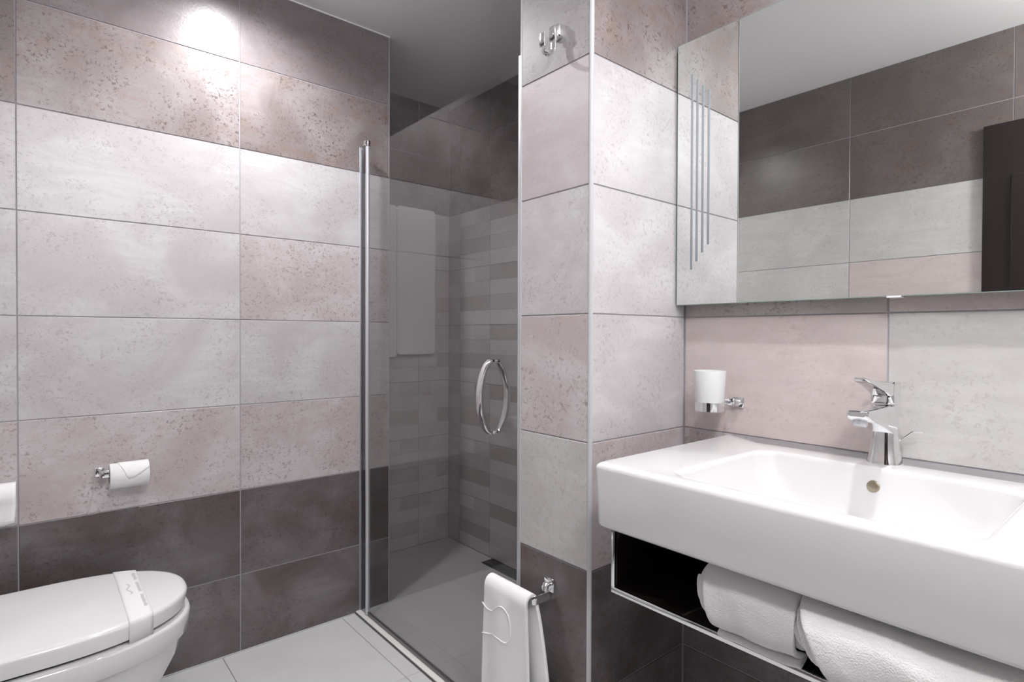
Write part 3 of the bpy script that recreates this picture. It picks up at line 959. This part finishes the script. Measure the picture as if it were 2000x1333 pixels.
# tumbler and holder
CX_, CY_ = -0.078, -0.1235
th_ = thing('tumbler_holder', 'chrome ring holder on the washbasin wall carrying the tumbler', 'holder', (0, -0.157, 0.957))
bm = bmesh.new()
add_box(bm, -0.0065, -0.0004, -0.174, -0.140, 0.943, 0.970, 0.002)
pt(finish(bm, 'wall_plate', M_chrome, th_), th_)
bm = bmesh.new()
add_sweep(bm, [(-0.006, -0.158, 0.956), (-0.016, -0.158, 0.956), (-0.020, -0.158, 0.956)], circ(0.0085, 16), up0=Z, scale=[1, 1, 0.7])
pt(finish(bm, 'knob', M_chrome, th_), th_)
bm = bmesh.new()
add_sweep(bm, [(-0.008, -0.1435, 0.957), (-0.030, -0.1435, 0.957), (-0.040, -0.143, 0.957), (-0.053, -0.142, 0.957)], rrect(0.003, 0.018, 0.001, 2), up0=Z)
pt(finish(bm, 'arm', M_chrome, th_, angle=50), th_)
bm = bmesh.new()
add_lathe(bm, [(0.0325, 0.938), (0.0355, 0.938), (0.0355, 0.960), (0.0325, 0.960), (0.0325, 0.938)], CX_, CY_, 40, False, False)
bmesh.ops.remove_doubles(bm, verts=bm.verts, dist=1e-5)
pt(finish(bm, 'ring', M_chrome, th_, angle=50), th_)
cup = thing('tumbler', 'frosted white glass tumbler standing in the chrome ring holder', 'tumbler', (CX_, CY_, 0.94))
bm = bmesh.new()
add_lathe(bm, [(0.026, 0.942), (0.0312, 0.945), (0.0322, 0.950), (0.0325, 0.9615), (0.0350, 0.966), (0.0385, 1.037), (0.0365, 1.0375), (0.0320, 0.966), (0.0290, 0.950), (0.015, 0.948)], CX_, CY_, 48)
pt(finish(bm, 'cup_body', M_frost, cup, angle=50), cup)

# ------------------------------------------------------------------ shelf under the basin
SX, SY0, SY1, SZ = -0.455, -0.872, -0.128, 0.603
sh = thing('under_basin_shelf', 'open dark lacquered shelf with chrome edge under the washbasin', 'shelf', (-0.23, -0.5, SZ))
pt(box('base_panel', SX+0.004, -0.003, SY0+0.004, SY1-0.004, SZ-0.006, SZ+0.004, M_wenge, sh, 0.0008), sh)
pt(box('left_panel', SX+0.004, -0.003, SY1-0.010, SY1-0.003, SZ+0.0042, BBOT+0.001, M_wenge, sh, 0.0005), sh)
pt(box('right_panel', SX+0.004, -0.003, SY0+0.003, SY0+0.010, SZ+0.0042, BBOT+0.001, M_wenge, sh, 0.0005), sh)
pt(box('back_panel', -0.012, -0.004, SY0+0.012, SY1-0.012, SZ+0.0042, BBOT+0.001, M_wenge, sh, 0.0005), sh)
pt(box('front_edge', SX-0.002, SX+0.004, SY0, SY1, SZ-0.007, SZ+0.005, M_chrome, sh, 0.0012), sh)
pt(box('left_edge', SX-0.002, SX+0.003, SY1-0.008, SY1, SZ+0.005, BBOT+0.001, M_chrome, sh, 0.0010), sh)
pt(box('right_edge', SX-0.002, SX+0.003, SY0, SY0+0.008, SZ+0.005, BBOT+0.001, M_chrome, sh, 0.0010), sh)
pt(box('side_edge', SX+0.004, -0.003, SY1-0.0028, SY1-0.0002, SZ-0.007, SZ+0.005, M_chrome, sh, 0.0008), sh)

def rolled_towel(name, label, cx, cz, rx, rz, y0, y1, seed, skew=0.0, tail=0.0, turns=2.3, dz=0.0, tel=0.02, slant=0.0):
    t_ = thing(name, label, 'towel', (cx, (y0+y1)/2, cz-rz))
    bm = bmesh.new()
    thk = 0.011
    NP = int(34*turns)
    NYY = 34
    cols = []
    for j in range(NYY+1):
        f = j/NYY
        y_ = y0+(y1-y0)*f
        col = []
        for i in range(NP+1):
            a = 2*math.pi*turns*i/NP
            k = 1-(i/NP)
            sc_ = 1.0-(thk*1.25*turns/ max(rx, rz))*(i/NP)*1.0
            ang = -math.radians(105)-a
            ca, sa = math.cos(ang), math.sin(ang)
            p_ = 2/2.9
            x_ = rx*sc_*(abs(ca)**p_)*(1 if ca > 0 else -1)
            z_ = (rz-(rx-rx*sc_)*0.9)*(abs(sa)**p_)*(1 if sa > 0 else -1)
            n1 = noise.noise(Vector((x_*14+seed, y_*14, z_*14)))*0.007
            n2 = noise.noise(Vector((x_*45+seed, y_*45, z_*45)))*0.0016
            d = Vector((x_, 0, z_)).normalized()*(n1+n2)
            edge = 0.006*noise.noise(Vector((i*0.12, seed, f)))
            yo = tel*(i/NP)*f + slant*f*(z_/rz)*0.5
            col.append(Vector((cx+x_+d.x+skew*(f-0.5), y_+yo+edge*(1 if f in (0, 1) else 0.3), cz+z_+d.z+dz*(f-0.5))))
        # outer tail flap hanging at the front bottom
        if tail:
            first = col[0]
            fl_ = []
            for k in range(4, 0, -1):
                g = k/4
                fl_.append(Vector((first.x-tail*g*0.9, first.y, first.z-0.003-tail*0.25*g*g+0.003*noise.noise(Vector((y_*30, g, seed))))))
            col = fl_+col
        cols.append([bm.verts.new(p) for p in col])
    for j in range(NYY):
        for i in range(len(cols[0])-1):
            bm.faces.new((cols[j][i], cols[j][i+1], cols[j+1][i+1], cols[j+1][i]))
    o = finish(bm, 'towel_cloth', M_terry, t_, angle=80)
    rel(o, t_)
    md_ = o.modifiers.new('s', 'SOLIDIFY'); md_.thickness = thk*0.85; md_.offset = 0
    md3 = o.modifiers.new('sub', 'SUBSURF'); md3.levels = 1; md3.render_levels = 1
    # soft core filling
    return t_
rolled_towel('rolled_towel', 'smaller white rolled terry towel on the shelf, nearer the pillar', -0.398, 0.678, 0.094, 0.059, -0.510, -0.362, 1.3, tail=0.03, tel=0.036, slant=0.010)
rolled_towel('rolled_towel', 'larger white rolled terry towel on the shelf, further right', -0.412, 0.678, 0.106, 0.059, -0.775, -0.548, 5.1, tail=0.0, tel=0.042, slant=0.060)
for o in bpy.data.objects:
    if o.name.startswith('rolled_towel'): o['group'] = 'rolled towels on the under-basin shelf'

# ------------------------------------------------------------------ door in the rear wall (seen in the mirror)
dd = tag(box('door_1', -1.7145, -1.690, -1.26, -0.345, 0.0, 1.978, M_door, None, 0.002), kind='structure')
for nm, a in (('door_leaf', (-1.6895, -1.678, -1.16, -0.435, 0.003, 1.765)), ('door_panel', (-1.6775, -1.672, -1.08, -0.50, 0.9, 1.69)), ('door_panel', (-1.6775, -1.672, -1.08, -0.50, 0.12, 0.80))):
    box(nm, *a, M_door, dd, 0.003)
bm = bmesh.new()
add_tube(bm, [(-1.6775, -0.50, 0.85), (-1.64, -0.50, 0.85), (-1.635, -0.51, 0.85), (-1.635, -0.62, 0.85)], 0.008, 12)
finish(bm, 'door_lever', M_chrome, dd)

bpy.context.view_layer.update()
